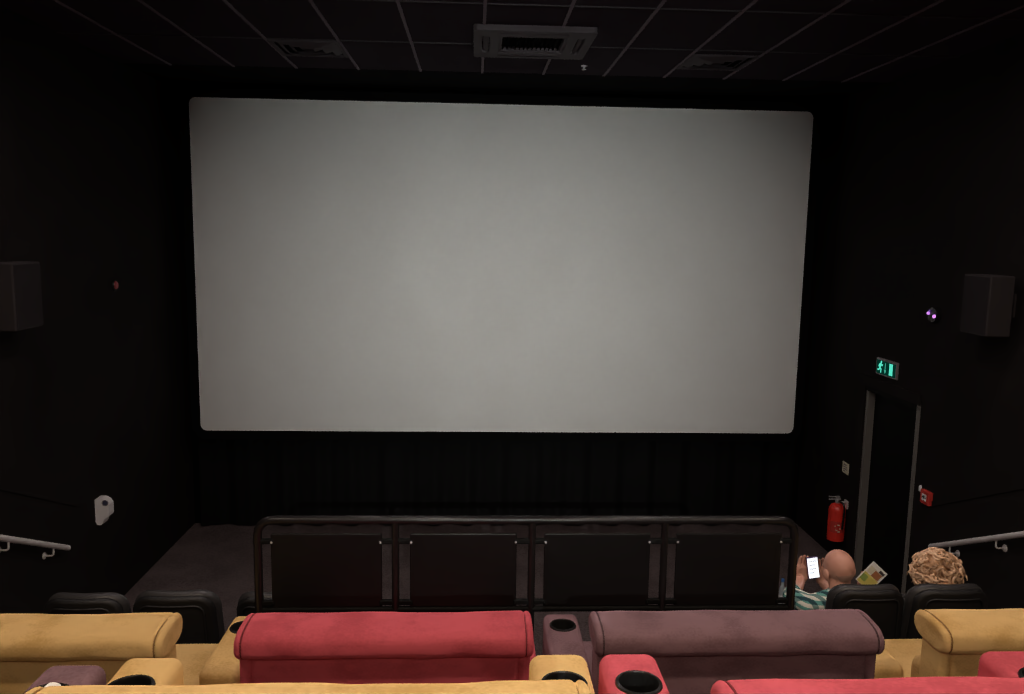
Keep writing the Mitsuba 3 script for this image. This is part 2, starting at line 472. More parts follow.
def piping(w, r=.022, a=.118, b=.058, cy=.114, cz=.885):
    t = np.linspace(0, 2 * np.pi, 49)
    ex = .72
    ms = []
    for s in (-1, 1):
        p = np.stack([np.full(49, s * (w / 2 - r - .006)), cy + (a - .0045) * np.sign(np.cos(t)) * np.abs(np.cos(t)) ** ex, cz + (b - .0045) * np.sign(np.sin(t)) * np.abs(np.sin(t)) ** ex], 1)
        ms.append(tube(p, 0.0026, 6, cap=False))
    return ms


W = 1.09
SIDE_TOP = [(.035, .5), (.032, .84), (.06, .89), (.15, .89), (.182, .86), (.187, .5)]
SIDE_LOW = [(.035, .03), (.035, .60), (.187, .66), (.225, .52), (.262, .40), (.30, .28), (.30, .03)]


def side_panel(x, t=.046):
    return union([hull([(x + s * (t / 2 - .022), y + (.022 if y < .1 else -.022 if y > .17 else 0), max(z, .03)) for y, z in prof for s in (-1, 1)], .022, 14) for prof in (SIDE_TOP, SIDE_LOW)])


ARM_W, ARM_L0, ARM_L1, ARM_H, CUP_Y = .158, .30, .79, .65, .645


def arm_mesh(h, L1, cup):
    r = .032
    a = hull([(x, y, z) for x in (-ARM_W / 2 + r, ARM_W / 2 - r) for y, z in ((ARM_L0, .05), (L1 - r, .05), (ARM_L0, h - r), (L1 - r - .012, h - r))], r, 24)
    hole = m3.Manifold.cylinder(.12, .050, -1, 40).translate([0, cup, h - .085])
    return a - hole


def cup_mesh(h, cup):
    p = lathe([(.0, -.083), (.045, -.083), (.048, -.01), (.048, .002), (.051, .006), (.058, .004), (.060, .0), (.060, -.006), (.0505, -.006), (.0495, -.084)], 40)
    p.apply_translation([0, cup, h])
    return p


SOFA = dict(
    headrest=mikit.ply(loft_head(W), None, 40),
    seam=[mikit.ply(q, None, True) for q in piping(W)],
    back_panel=mikit.ply(tm(rbox(-W / 2 + .045, W / 2 - .045, .034, .19, .10, .855, .03)), None, 40),
    lower_seam=mikit.ply(tube([(-W / 2 + .06, .033, .46), (W / 2 - .06, .033, .46)], .003, 6), None, True),
    back_cushion=mikit.ply(tm(rbox(-W / 4 + .045, W / 4 - .045, .17, .32, .42, .70, .05)), None, 40),
    seat_cushion=mikit.ply(tm(rbox(-W / 4 + .004, W / 4 - .004, .28, .90, .30, .455, .035)), None, 40),
    foot_board=mikit.ply(tm(rbox(-W / 2 + .02, W / 2 - .02, .83, .89, .07, .31, .02)), None, 40),
    base=mikit.ply(bx(-W / 2 + .03, W / 2 - .03, .08, .82, 0, .30)),
    rim=None,
)
SIDES = [mikit.ply(tm(side_panel(s * (W / 2 - .033))), None, 40) for s in (-1, 1)]
ARMS, CUPS = {}, {}
NEAR = ARM_H + .040
for h, L1, cup in ((ARM_H, ARM_L1, CUP_Y), (NEAR, .787, .605)):
    ARMS[h], CUPS[h] = mikit.ply(tm(arm_mesh(h, L1, cup)), None, 35), mikit.ply(cup_mesh(h, cup), None, 40)


def sofa(name, label, fabric, x, y, z, arm=(.06, .06), h=ARM_H):
    t = thing(name, label, 'sofa')
    at = T().translate([x, y, z])
    for part in ('headrest', 'back_panel', 'foot_board'):
        k = obj(part, SOFA[part], fabric, t, to_world=at)
        if part == 'headrest':
            [obj('stitched_seam', q, fabric[:-6] + 'seam', k, to_world=at) for q in SOFA['seam']]
        if part == 'back_panel':
            obj('stitched_seam', SOFA['lower_seam'], fabric[:-6] + 'seam', k, to_world=at)
    for s in (0, 1):
        obj('side_panel', SIDES[s], fabric, t, to_world=at)
        sx = (s - .5) * W
        obj('back_cushion', SOFA['back_cushion'], fabric, t, to_world=T().translate([x + sx / 2, y, z]))
        obj('seat_cushion', SOFA['seat_cushion'], fabric, t, to_world=T().translate([x + sx / 2, y, z]))
        ax = x + (s * 2 - 1) * (W / 2 + arm[s])
        k = obj('armrest', ARMS[h], fabric, t, to_world=T().translate([ax, y, z]))
        c = obj('cup_holder', CUPS[h], 'cup_black', k, to_world=T().translate([ax, y, z]))
        labels[c] = {'label': 'black plastic cup holder'}
    obj('base', SOFA['base'], 'seat_shell', t, to_world=at)
    return t


Y2, Y3 = 2.795, 1.305
sofa('loveseat_recliner', 'golden yellow velvet two-seat sofa behind the two left black seats', 'gold_velvet', -1.11 - W / 2, Y2, H2, (.06, .105))
sofa('loveseat_recliner', 'dark red velvet two-seat sofa behind the left half of the guard rail', 'red_velvet', -.315, Y2, H2, (-.03, -.035))
sofa('loveseat_recliner', 'mauve purple velvet two-seat sofa behind the right half of the guard rail', 'purple_velvet', 1.005, Y2, H2, (.05, .0))
sofa('loveseat_recliner', 'golden yellow velvet two-seat sofa behind the two occupied black seats on the right', 'gold_velvet', 1.775 + W / 2, Y2, H2)
sofa('loveseat_recliner', 'golden yellow velvet sofa in the nearest row, only its top edge in view', 'gold_velvet', -.310, Y3, H3, (-.015, .0), NEAR)
sofa('loveseat_recliner', 'pinkish red velvet sofa in the nearest row at bottom right', 'red_velvet', 1.030, Y3, H3, (.060, -.088), NEAR)
sofa('loveseat_recliner', 'mauve purple velvet sofa in the nearest row at bottom left, only an armrest in view', 'purple_velvet', -1.63, Y3 - .035, H3, (.06, .06), NEAR)
# crumpled white napkin in the purple armrest's cup holder
nx_, ny_, nz_ = -1.63 + W / 2 + .06, Y3 - .035 + .605, H3 + NEAR
m = trimesh.creation.icosphere(3, .021)
m.vertices = m.vertices * (1 + .55 * (meshkit.fbm(m.vertices * 55, 3, 5) - .5))[:, None] * [1.05, .8, .9] + [nx_ + .006, ny_ + .022, nz_ + .004]
tag(obj('napkin', m, 'paper_white'), 'crumpled white napkin in the cup holder of the purple armrest', 'napkin')

# ------------------------------------------------------------------ guard rail in front of the sofas
t = thing('guard_rail', 'black tubular guard rail with four dark panels in front of the red and purple sofas', 'railing')
RY, RZ, RX0, RX1 = 3.85, 2.195, -1.045, 1.615
rr = .021
obj('top_rail', tube(rounded_path([(RX0, RY, H2 + .002), (RX0, RY, RZ), (RX1, RY, RZ), (RX1, RY, H2 + .002)], .085, 12), rr, 18), 'rail_paint', t, smooth=40)
for x in (-.377, .295, .957):
    obj('post', tube([(x, RY, H2 + .002), (x, RY, RZ - .005)], .0185, 16), 'rail_paint', t, smooth=40)
obj('lower_rail', tube([(RX0, RY, 1.735), (RX1, RY, 1.735)], .016, 14), 'clamp_black', t, smooth=40)
for x0, x1 in ((-1.012, -.413), (-.336, .25), (.326, .916), (.986, 1.58)):
    p = obj('infill_panel', tm(rbox(x0 + .03, x1 - .03, RY - .008, RY + .008, 1.748, 2.128, .006, 12)), 'rail_panel', t)
    for sx, xe in ((1, x0), (-1, x1)):
        for z in (2.088, 1.772):
            c = obj('clamp', tm(rbox(min(xe - sx * .055, xe + sx * .045), max(xe - sx * .055, xe + sx * .045), RY - .013, RY + .013, z - .013, z + .013, .006, 10)), 'clamp_black', p)
            obj('screw', moved(lathe([(0, .004), (.0048, .003), (.0062, 0), (.0062, -.006)], 12), frame_from([xe + sx * .036, RY - .0135, z - .002], [1, 0, 0], [0, 0, 1], [0, -1, 0])), 'chrome' if z > 2 else 'clamp_black', p, smooth=40)


# ------------------------------------------------------------------ black auditorium seats in the front row
def seat_outline(w, h, z0, r):
    return Polygon([(-w / 2 + .03 , z0), (w / 2 - .03, z0), (w / 2, z0 + (h - z0) * .5), (w / 2 - .012, h), (-w / 2 + .012, h), (-w / 2, z0 + (h - z0) * .5)]).buffer(-r).buffer(r, quad_segs=10)


def dish(poly, y0, th, curve, bev, top_lean=.05, h=1.1):
    """the outline as a cushion-like slab: inflated with rounded edges, its wings bent forward"""
    layers = [(0, bev), (bev * .3, bev * .3), (bev, 0), (th - bev, 0), (th - bev * .3, bev * .3), (th, bev)]
    N = 120
    rings = []
    for dy, inset in layers:
        ring = poly.buffer(-inset, quad_segs=10).exterior
        p = np.array([ring.interpolate(s, normalized=True).coords[0] for s in np.arange(N) / N])
        k = np.argmin(np.hypot(p[:, 0], p[:, 1] - p[:, 1].min()))
        p = np.roll(p, -k, 0)
        rings.append(np.stack([p[:, 0], np.full(N, y0 + dy), p[:, 1]], 1))
    inner0, inner1 = [], []
    for frac in (.75, .5, .25):
        for src, out in ((rings[0], inner0), (rings[-1], inner1)):
            c = src.mean(0)
            q = c + (src - c) * frac
            out.append(q)
    rings = inner0[::-1] + rings + inner1
    v = np.vstack(rings)
    f = []
    for i in range(len(rings) - 1):
        for j in range(N):
            a0, a1, b0, b1 = i * N + j, i * N + (j + 1) % N, (i + 1) * N + j, (i + 1) * N + (j + 1) % N
            f += [[a0, a1, b1], [a0, b1, b0]]
    v = np.vstack([v, rings[0].mean(0), rings[-1].mean(0)])
    for j in range(N):
        f += [[len(v) - 2, (j + 1) % N, j], [len(v) - 1, (len(rings) - 1) * N + j, (len(rings) - 1) * N + (j + 1) % N]]
    v[:, 1] += curve * (v[:, 0] / .22) ** 2 - top_lean * np.clip((v[:, 2] - .45) / (h - .45), -.2, 1.2)
    m = trimesh.Trimesh(v, np.array(f), process=False)
    m.fix_normals()
    return m


SEATW = .425
po = seat_outline(SEATW, 1.10, .40, .10)
BS = dict(
    back_shell=(mikit.ply(dish(po.buffer(-.010), .0, .05, .045, .022), None, 50), 'seat_shell'),
    back_pad=(mikit.ply(dish(po, .035, .075, .05, .03), None, 50), 'seat_vinyl'),
    back_ridge=(mikit.ply(tube([(x, -.006 + .045 * (x / .22) ** 2 - .05 * (z - .45) / .65, z) for x, z in [po.buffer(-.055).exterior.interpolate(s, normalized=True).coords[0] for s in np.linspace(0, 1, 90)] if z > .5], .006, 6), None, True), 'seat_shell'),
    seat_pad=(mikit.ply(tm(rbox(-.20, .20, .13, .60, .36, .47, .04)), None, 40), 'seat_vinyl'),
    seat_pan=(mikit.ply(tm(rbox(-.19, .19, .12, .56, .31, .37, .02)), None, 40), 'seat_shell'),
)
LEG = mikit.ply(cat(bx(-.02, .02, .15, .45, 0, .33), bx(-.035, .035, .08, .52, 0, .015)))
ARMR = mikit.ply(tm(rbox(-.02, .02, .10, .46, .60, .635, .014)), None, 40)
POST = mikit.ply(bx(-.012, .012, .2, .34, .33, .61))


def black_seat(label, x, y=4.14, dz=0.0, w=SEATW, rot=0.0):
    t = thing('auditorium_seat', label, 'seat')
    at = T().translate([x, y, H1 + dz]).rotate([0, 0, 1], rot).scale([w / SEATW, 1, 1])
    for part, (mesh, m_) in BS.items():
        if part == 'back_ridge':
            obj('moulded_ridge', mesh, m_, t + '__back_shell', to_world=at)
        else:
            obj(part, mesh, m_, t, to_world=at)
    ground = T().translate([x, y, H1])
    for s in (-1, 1):
        obj('leg', LEG, 'seat_shell', t, to_world=ground @ T().translate([s * .1, 0, 0]))
        a = obj('armrest', ARMR, 'seat_vinyl', t, to_world=ground @ T().translate([s * .198, 0, 0]))
        obj('support', POST, 'seat_shell', a, to_world=ground @ T().translate([s * .205, 0, 0]))
    return t


black_seat('empty black padded seat in front of the left golden sofa, nearest the left aisle', -2.042, w=.445, dz=-.02)
black_seat('empty black padded seat in front of the right end of the left golden sofa', -1.572, dz=-.008, w=.472)
black_seat('empty black seat half hidden behind the left post of the guard rail', -1.125, dz=-.11, y=4.34, w=.40)
black_seat('black padded seat with the bald man in it', 2.182, dz=.010, w=.43)
black_seat('black padded seat with the fair-haired woman in it', 2.645, dz=.010, w=.46)


# ------------------------------------------------------------------ people
def limb(joints):
    """joints: [(xyz, radius), ...] -> one manifold, hulls of neighbouring spheres"""
    out = []
    for (a, ra), (b, rb) in zip(joints[:-1], joints[1:]):
        out.append(m3.Manifold.batch_hull([ball(ra, a, 18), ball(rb, b, 18)]))
    return out


def soften(man, edge, it=3):
    m = tm(man.refine_to_length(edge))
    trimesh.smoothing.filter_laplacian(m, lamb=.5, iterations=it, volume_constraint=False)
    return m


def ellip(c, rx, ry, rz, seg=36):
    return m3.Manifold.sphere(1.0, seg).scale([rx, ry, rz]).translate(list(c))


def head_parts():
    """a head about its centre, face towards +y"""
    ms = [ellip((0, -.012, .025), .077, .098, .092), ellip((0, .022, -.045), .062, .070, .075),
          ellip((0, .070, -.085), .030, .026, .024), hull([(0, .088, .012), (0, .112, -.028)], .011, 12), ellip((0, .108, -.032), .017, .014, .011),
          ellip((0, .092, -.060), .026, .012, .010), ellip((.033, .070, .030), .028, .015, .010), ellip((-.033, .070, .030), .028, .015, .010)]
    for s in (-1, 1):
        ear = m3.Manifold.sphere(1.0, 20).scale([.009, .021, .033]).rotate([0, 0, -s * 24]).translate([s * .083, -.008, -.008])
        lobe = ellip((s * .077, .002, -.036), .008, .010, .011)
        ms += [ear, lobe]
    return ms


def hand(side, curl=1.0):
    """a half-curled left (+1) or right (-1) hand: palm in the xz plane, wrist at the origin, fingers up +z, palm facing +y... thumb on +x * side"""
    ms = [m3.Manifold.batch_hull([ball(.017, (x, 0, z), 12) for x, z in ((-.028, .012), (.028, .012), (-.034, .085), (.034, .085))])]
    for k, (fx, ln) in enumerate(((-.031, .062), (-.0105, .076), (.0105, .082), (.031, .072))):
        x = fx * side
        a = (x, .002, .085)
        b = (x * 1.05, .010 * curl, .085 + ln * .48)
        c = (x * 1.02, .034 * curl, .085 + ln * (.72 + .12 * (1 - curl)))
        d = (x * .98, .058 * curl, .085 + ln * (.66 + .34 * (1 - curl)))
        ms += limb([(a, .0095), (b, .009), (c, .0083), (d, .0075)])
    ms += limb([((.026 * side, .004, .028), .014), ((.052 * side, .020 * curl, .058), .0105), ((.058 * side, .044 * curl, .088), .0085)])
    return ms


def apply(ms, m):
    return [q.transform([list(map(float, row)) for row in m[:3]]) for q in ms]


def rot_frame(origin, zdir, ydir):
    z = np.asarray(zdir, float) / np.linalg.norm(zdir)
    y = np.asarray(ydir, float) - z * np.dot(ydir, z)
    y /= np.linalg.norm(y)
    return frame_from(origin, np.cross(y, z), y, z)


def head_frame(c, yaw, pitch, roll):
    m = np.eye(4)
    for a, ax in ((yaw, [0, 0, 1]), (pitch, [1, 0, 0]), (roll, [0, 1, 0])):
        m = m @ trimesh.transformations.rotation_matrix(math.radians(a), ax)
    m[:3, 3] = c
    return m


def person(label, X, headc, hf, l_arm, r_arm, l_hand, r_hand, lean, curls=(1, 1)):
    t = thing('person', label, 'person')
    pelvis, chest, neck = np.array([X, 4.52, 1.195]), np.array([X + lean * .6, 4.44, 1.40]), np.array([X + lean, 4.42, 1.53])
    hc = np.asarray(headc, float)
    torso = [ellip(pelvis, .165, .12, .12), m3.Manifold.batch_hull([ellip(pelvis + [0, 0, .05], .145, .105, .08), ellip(chest, .165, .11, .10)]),
             m3.Manifold.batch_hull([ellip(chest, .165, .11, .10), ball(.06, neck + [-.13, .0, -.06], 18), ball(.06, neck + [.13, .0, -.06], 18), ball(.062, neck + [0, 0, -.02], 18)])]
    nk = limb([(neck + [0, 0, -.03], .058), (neck * .35 + hc * .65 + [0, -.005, -.01], .054)])
    legs = []
    for s in (-1, 1):
        legs.append(limb([((X + s * .09, 4.54, 1.165), .085), ((X + s * .12, 4.93, 1.16), .062), ((X + s * .12, 4.98, .72), .044)]))
    feet = []
    for s in (-1, 1):
        feet += [m3.Manifold.batch_hull([ball(.042, (X + s * .12, 4.98, H1 + .045), 14), ball(.038, (X + s * .13, 5.13, H1 + .04), 14)])]
    arms = [limb([(neck + [s * .165, 0, -.065], .056), (a[0], .044), (a[1], .030)]) for s, a in ((-1, l_arm), (1, r_arm))]
    hands = [apply(hand(s, c), m) for s, m, c in ((1, l_hand, curls[0]), (-1, r_hand, curls[1]))]
    head = apply(head_parts(), hf)
    body = soften(union(torso + nk + [q for l in legs for q in l] + feet + [q for a in arms for q in a] + head + [q for h in hands for q in h]), .012, 3)
    obj('body', body, 'skin', t, smooth=True)
    for s in (-1, 1):
        e = (hf @ [s * .033, .076, .018, 1])[:3]
        obj('eye', tm(ball(.0115, e, 16)), 'eye_white', t, smooth=True)
    return t, torso, arms, legs, feet, neck


def puff(ms, r):
    """the shapes grown by r: clothing over a body"""
    out = []
    for q in ms:
        c = np.array(q.bounding_box()).reshape(2, 3)
        ctr, half = c.mean(0), (c[1] - c[0]) / 2
        s = 1 + r / np.maximum(half, .03)
        out.append(q.translate(list(-ctr)).scale(list(s)).translate(list(ctr)))
    return out


# the man: reading his phone, left arm raised on the outside of the seat
hf = head_frame([2.156, 4.47, 1.664], 3, -16, -7)
hf[:3, :3] *= 1.06
wristL, elbowL = np.array([2.062, 4.772, 1.475]), np.array([1.925, 4.56, 1.455])
elbowR, wristR = np.array([2.315, 4.56, 1.33]), np.array([2.205, 4.772, 1.455])
PH = np.array([2.118, 4.735, 1.568])                                   # centre of the phone
pz = np.array([-.19, -.03, .98])
pz /= np.linalg.norm(pz)
py = np.array([.08, .95, 0.05])
hl = rot_frame(wristL, [.12, .02, .98], [.05, -1, .02])
hr = rot_frame(wristR, [-.16, .02, .98], [-.05, -1, .02])
man, torso, arms, legs, feet, neck = person('bald man in a checked shirt looking at a lit phone, seen from behind', 2.13, [2.150, 4.47, 1.672], hf, (elbowL, wristL), (elbowR, wristR), hl, hr, .012, (.2, .2))
sleeves = [limb([(neck + [-.165, 0, -.065], .066), (elbowL + [0, 0, .01], .058), (elbowL * .72 + wristL * .28 + [-.01, 0, 0], .052)]), limb([(neck + [.165, 0, -.065], .066), (elbowR, .055)])]
collar = tm(m3.Manifold.cylinder(.05, .072, .066, 28).translate([neck[0], neck[1] - .002, neck[2] - .02]))
obj('checked_shirt', cat(soften(union(puff(torso, .014) + [q for a in sleeves for q in a]), .014, 3), collar), 'shirt', man, smooth=40)
obj('trousers', soften(union(puff([q for l in legs for q in l[:1]], .012) + puff([q for l in legs for q in l[1:]], .008) + [ellip([2.13, 4.52, 1.185], .175, .125, .11)]), .02, 4), 'trousers', man, smooth=True)
obj('shoe', cat(*puff(feet, .008)), 'seat_shell', man, smooth=40)
# short grey stubble round the back of the bald head
st = m3.Manifold.sphere(1.0, 48).scale([.0785, .0995, .0935]).translate([0, -.012, .025])
st = st - m3.Manifold.cube([.4, .4, .4], True).translate([0, .13, 0]).rotate([12, 0, 0]) - m3.Manifold.cube([.4, .4, .4], True).translate([0, 0, .185]) - m3.Manifold.cube([.4, .4, .4], True).translate([0, 0, -.25])
st = st - m3.Manifold.sphere(1.0, 48).scale([.0755, .0965, .0905]).translate([0, -.012, .025])
obj('hair', moved(st, hf), 'stubble', man, smooth=True)
# his phone
t = thing('phone', 'phone with a bright white screen held up by the bald man', 'phone')
pf = rot_frame(PH, pz, py)
obj('case', moved(rbox(-.036, .036, -.001, .008, -.073, .073, .004, 12), pf), 'phone_case', t)
obj('display', moved(bx(-.032, .032, -.0022, -.0012, -.067, .067), pf), 'paper_white', t, emitter=area(np.array([.88, .92, 1.0]) * 1.0))
for k, (z, w0, w1) in enumerate(((.045, -.022, .02), (.02, -.022, .01), (-.005, -.022, .018), (-.03, -.022, .004))):
    obj('text_line', moved(bx(w0, w1, -.0030, -.0024, z - .003, z + .003), pf), None, t, emitter=area(np.array([.70, .78, .86]) * .95))

# the woman: big fluffy fair hair, dark knit, holding a leaflet out to her left
hfw = head_frame([2.728, 4.46, 1.665], 10, -8, 4)
MG = np.array([2.490, 4.72, 1.520])
elbowW, wristW = np.array([2.50, 4.50, 1.42]), np.array([2.50, 4.780, 1.370])
elbowV, wristV = np.array([2.99, 4.60, 1.28]), np.array([2.80, 4.80, 1.27])
hwl = rot_frame(wristW, [-.1, .02, .95], [0, -1, 0])
hwr = rot_frame(wristV, [-.8, .3, .1], [0, .3, -.9])
wom, torso, arms, legs, feet, neck = person('person with big fluffy fair hair and a dark knitted top, seen from behind', 2.69, [2.728, 4.46, 1.665], hfw, (elbowW, wristW), (elbowV, wristV), hwl, hwr, .025, (.1, 1))
sleeves = [limb([(neck + [-.165, 0, -.065], .066), (elbowW + [0, 0, .02], .072), (wristW * .85 + elbowW * .15, .046)]), limb([(neck + [.165, 0, -.065], .066), (elbowV, .06), (wristV * .85 + elbowV * .15, .042)])]
obj('knitted_top', soften(union(puff(torso, .016) + [q for a in sleeves for q in a] + [ball(.068, neck + [0, 0, -.005], 20)]), .014, 3), 'knit', wom, smooth=True)
obj('trousers', soften(union(puff([q for l in legs for q in l[:1]], .012) + puff([q for l in legs for q in l[1:]], .008) + [ellip([2.69, 4.52, 1.185], .175, .125, .11)]), .02, 4), 'trousers', wom, smooth=True)
obj('shoe', cat(*puff(feet, .008)), 'seat_shell', wom, smooth=40)
# hair: a displaced cap and many curly locks, one mesh with a colour per lock
HC, HR = np.array([2.726, 4.435, 1.672]), np.array([.150, .135, .135])
light_, mid_, dark_ = np.array([.74, .50, .32]), np.array([.52, .30, .16]), np.array([.20, .10, .045])
cap_ = trimesh.creation.icosphere(4, 1.0)
d = cap_.vertices.copy()
keep = 1 - .0 * d[:, 0]
bump = meshkit.fbm(d * 4.2 + 3, 3, 9)
cap_.vertices = d * HR * (.86 + .40 * (bump - .5))[:, None] + HC
front = d[:, 1] > .45
cap_.vertices[front, 1] = np.minimum(cap_.vertices[front, 1], HC[1] + .055)
hv, hf_, hcx = [cap_.vertices], [cap_.faces], [dark_ + (mid_ - dark_) * np.clip((bump - .3) / .35, 0, 1)[:, None]]
off = len(cap_.vertices)
for k in range(560):
    z = rng.uniform(-.75, 1.0)
    ph_ = rng.uniform(0, 2 * np.pi)
    dirn = np.array([math.sqrt(1 - z * z) * math.cos(ph_), math.sqrt(1 - z * z) * math.sin(ph_), z])
    if dirn[1] > .55:
        continue
    clump = meshkit.fbm((dirn * 3.1 + 7)[None], 2, 4)[0]
    tdir = np.cross(dirn, [rng.normal(), rng.normal(), rng.normal()])
    tdir /= np.linalg.norm(tdir)
    bdir = np.cross(dirn, tdir)
    rad = rng.uniform(.012, .026)
    s = np.linspace(0, rng.uniform(2.6, 5.0), 10)
    base_ = HC + dirn * HR * (.84 + .42 * (clump - .5) + rng.uniform(0, .11))
    pts = base_ + np.outer(np.cos(s) * rad, tdir) + np.outer(np.sin(s) * rad, bdir) + np.outer((s - 1.5) * .0045, dirn) + np.array([0, 0, -1.0]) * (s * .004)[:, None]
    m = tube(pts, np.interp(s / s[-1], [0, .5, 1], [.007, .0085, .003]), 5)
    col = np.clip(dark_ + (light_ - dark_) * np.clip((clump - .32) / .30 + rng.normal(0, .2), .12, 1.15), .02, .9)
    hv.append(m.vertices)
    hf_.append(m.faces + off)
    hcx.append(np.tile(col, (len(m.vertices), 1)))
    off += len(m.vertices)
obj('hair', trimesh.Trimesh(np.vstack(hv), np.vstack(hf_), process=False), 'hair', wom, smooth=True, color=np.vstack(hcx))
# the leaflet in her hand
t = thing('leaflet', 'colourful yellow and brown leaflet held up between the two people', 'leaflet')
lx, lz = np.array([.90, .0, .62]), np.array([-.62, .1, .90])
lx, lz = np.array([2.584 - 2.496, 0, 1.513 - 1.585]), np.array([2.496 - 2.396, 0, 1.585 - 1.475])
lz = lz / np.linalg.norm(lz)
ly = np.array([.12, 1, -.05])
lf = rot_frame(MG, lz, ly)
obj('sheet', moved(bx(-.060, .060, -.0006, .0012, -.085, .073), lf), 'paper_white', t)
obj('printed_photo', moved(bx(-.053, .053, -.0012, -.0007, -.083, -.005), lf), 'paper_yellow', t)
for a, b, c, e_, m_ in ((-.053, -.012, -.06, -.02, 'paper_green'), (-.01, .045, -.004, .04, 'paper_brown'), (-.05, -.012, .0, .045, 'cream'), (.012, .050, .042, .060, 'paper_dark')):
    obj('printed_panel', moved(bx(a, b, -.0018, -.0012, c, e_), lf), m_, t)

# ------------------------------------------------------------------ bottle standing on the carpet beyond the rail
t = thing('water_bottle', 'small water bottle with a blue cap seen through the right end of the guard rail', 'bottle')
at = frame_from([3.04, 7.45, .001], [1, 0, 0], [0, 1, 0], [0, 0, 1])
obj('body', moved(lathe([(0, 0), (.028, 0), (.032, .006), (.032, .05), (.030, .055), (.032, .06), (.032, .17), (.028, .20), (.014, .24), (.013, .275), (0, .275)], 24), at), 'bottle_pet', t, smooth=40)
obj('wrapper', moved(lathe([(.0325, .065), (.0328, .067), (.0328, .14), (.0325, .142)], 24), at), 'label_pale', t, smooth=40)
obj('cap', moved(lathe([(0, .302), (.014, .302), (.0155, .299), (.0155, .272), (0, .272)], 20), at), 'cap_blue', t, smooth=30)


# ------------------------------------------------------------------ side-wall fittings
def speaker(label, x_front, x_back, y0, y1, z0, z1, wall_x, tilt):
    t = thing('wall_speaker', label, 'speaker')
    s = 1 if wall_x > 0 else -1
    xa, xb = min(x_front, x_back), max(x_front, x_back)
    c = np.array([(xa + xb) / 2, (y0 + y1) / 2, (z0 + z1) / 2])
    Rm = trimesh.transformations.rotation_matrix(math.radians(tilt), [0, 0, 1], c)
    obj('cabinet', moved(rbox(xa, xb, y0, y1, z0, z1, .012, 12), Rm), 'speaker_black', t, smooth=30)
    g = x_front - s * .004
    obj('grille', moved(rbox(min(g, g + s * .02), max(g, g + s * .02), y0 + .012, y1 - .012, z0 + .012, z1 - .012, .005, 10), Rm), 'speaker_cloth', t, smooth=30)
    zc, yc = (z0 + z1) / 2, (y0 + y1) / 2
    obj('wall_bracket', cat(bx(min(wall_x, wall_x - s * .014), max(wall_x, wall_x - s * .014), yc - .06, yc + .06, zc - .09, zc + .09),
                            tube([(wall_x - s * .01, yc, zc), (x_back - s * .01, yc, zc)], .02, 14)), 'speaker_black', t)


speaker('black box loudspeaker on the left wall', -3.148, -3.33, 5.69, 6.08, 2.875, 3.345, XL, 2)
speaker('black box loudspeaker on the right wall', 3.85, 4.035, 5.90, 6.27, 2.885, 3.345, XR, -3)

HR0 = .9
for side, lab in ((-1, 'brushed steel handrail sloping up along the left wall'), (1, 'brushed steel handrail sloping up along the right wall')):
    t = thing('handrail', lab, 'handrail')
    wx = XL if side < 0 else XR
    x = wx - side * .075
    k = 1 if side > 0 else 1
    y0_, z0_ = (6.63, .955) if side < 0 else (6.73, .915)
    sl = .478
    end = (x, 1.6, z0_ + (y0_ - 1.6) * sl)
    a = np.array([x, y0_, z0_])
    b = np.array(end)
    obj('rail', tube([a, b], .023, 18), 'steel', t, smooth=40)
    for yb in ((6.40, 5.80, 4.9, 4.0, 3.1, 2.2) if side < 0 else (6.45, 5.87, 4.9, 4.0, 3.1, 2.2)):
        zz = z0_ + (y0_ - yb) * sl
        br = obj('bracket', tube(rounded_path([(x, yb, zz - .018), (x, yb, zz - .085), (wx - side * .004, yb, zz - .085)], .025, 6), .0075, 10), 'steel', t, smooth=40)
        obj('rosette', moved(lathe([(0, .008), (.026, .007), (.030, 0), (0, 0)], 20), frame_from([wx, yb, zz - .085], [0, side, 0], [0, 0, 1], [-side, 0, 0])), 'steel', br, smooth=30)

# exit sign over the door: grey housing, lit green face with a running figure, an arrow and a doorway
t = thing('exit_sign', 'lit green emergency exit sign with running figure above the door', 'sign')
sw, sh = .41, .172
m0 = on_right(7.84, 2.334)
obj('housing', moved(rbox(-sw / 2, sw / 2, -sh / 2, sh / 2, 0.001, .026, .008, 12), m0), 'vent_grey', t, smooth=30)
obj('face', moved(bx(-sw / 2 + .018, sw / 2 - .018, -sh / 2 + .016, sh / 2 - .022, .020, .0275), m0), None, t, emitter=area(np.array([.001, .028, .018])))
GREEN = area(np.array([.10, .78, .56]))


def stroke(pts, r):
    from shapely.geometry import LineString
    return LineString(pts).buffer(r, quad_segs=6)


man2d = Point(.012, .050).buffer(.013).union(stroke([(.004, .030), (-.010, -.006)], .014)).union(stroke([(-.010, -.008), (.014, -.022), (.010, -.052)], .0085)).union(stroke([(-.012, -.008), (-.026, -.030), (-.050, -.034)], .0085)) \
    .union(stroke([(.006, .030), (.028, .016), (.040, .026)], .007)).union(stroke([(.0, .030), (-.026, .024), (-.034, .004)], .007))
obj('running_figure', moved(prism(affinity.translate(man2d, -.105, 0), .0015), m0 @ trimesh.transformations.translation_matrix([0, 0, .0278])), None, t, emitter=GREEN)
arrow = sbox(-.007, -.02, .007, .052).union(Polygon([(-.024, -.018), (.024, -.018), (0, -.055)]))
obj('arrow', moved(prism(affinity.translate(arrow, -.012, -.002), .0015), m0 @ trimesh.transformations.translation_matrix([0, 0, .0278])), None, t, emitter=area(np.array([.04, .33, .23])))
obj('doorway', moved(prism(sbox(.068, -.058, .135, .058), .0015), m0 @ trimesh.transformations.translation_matrix([0, 0, .0278])), None, t, emitter=GREEN)

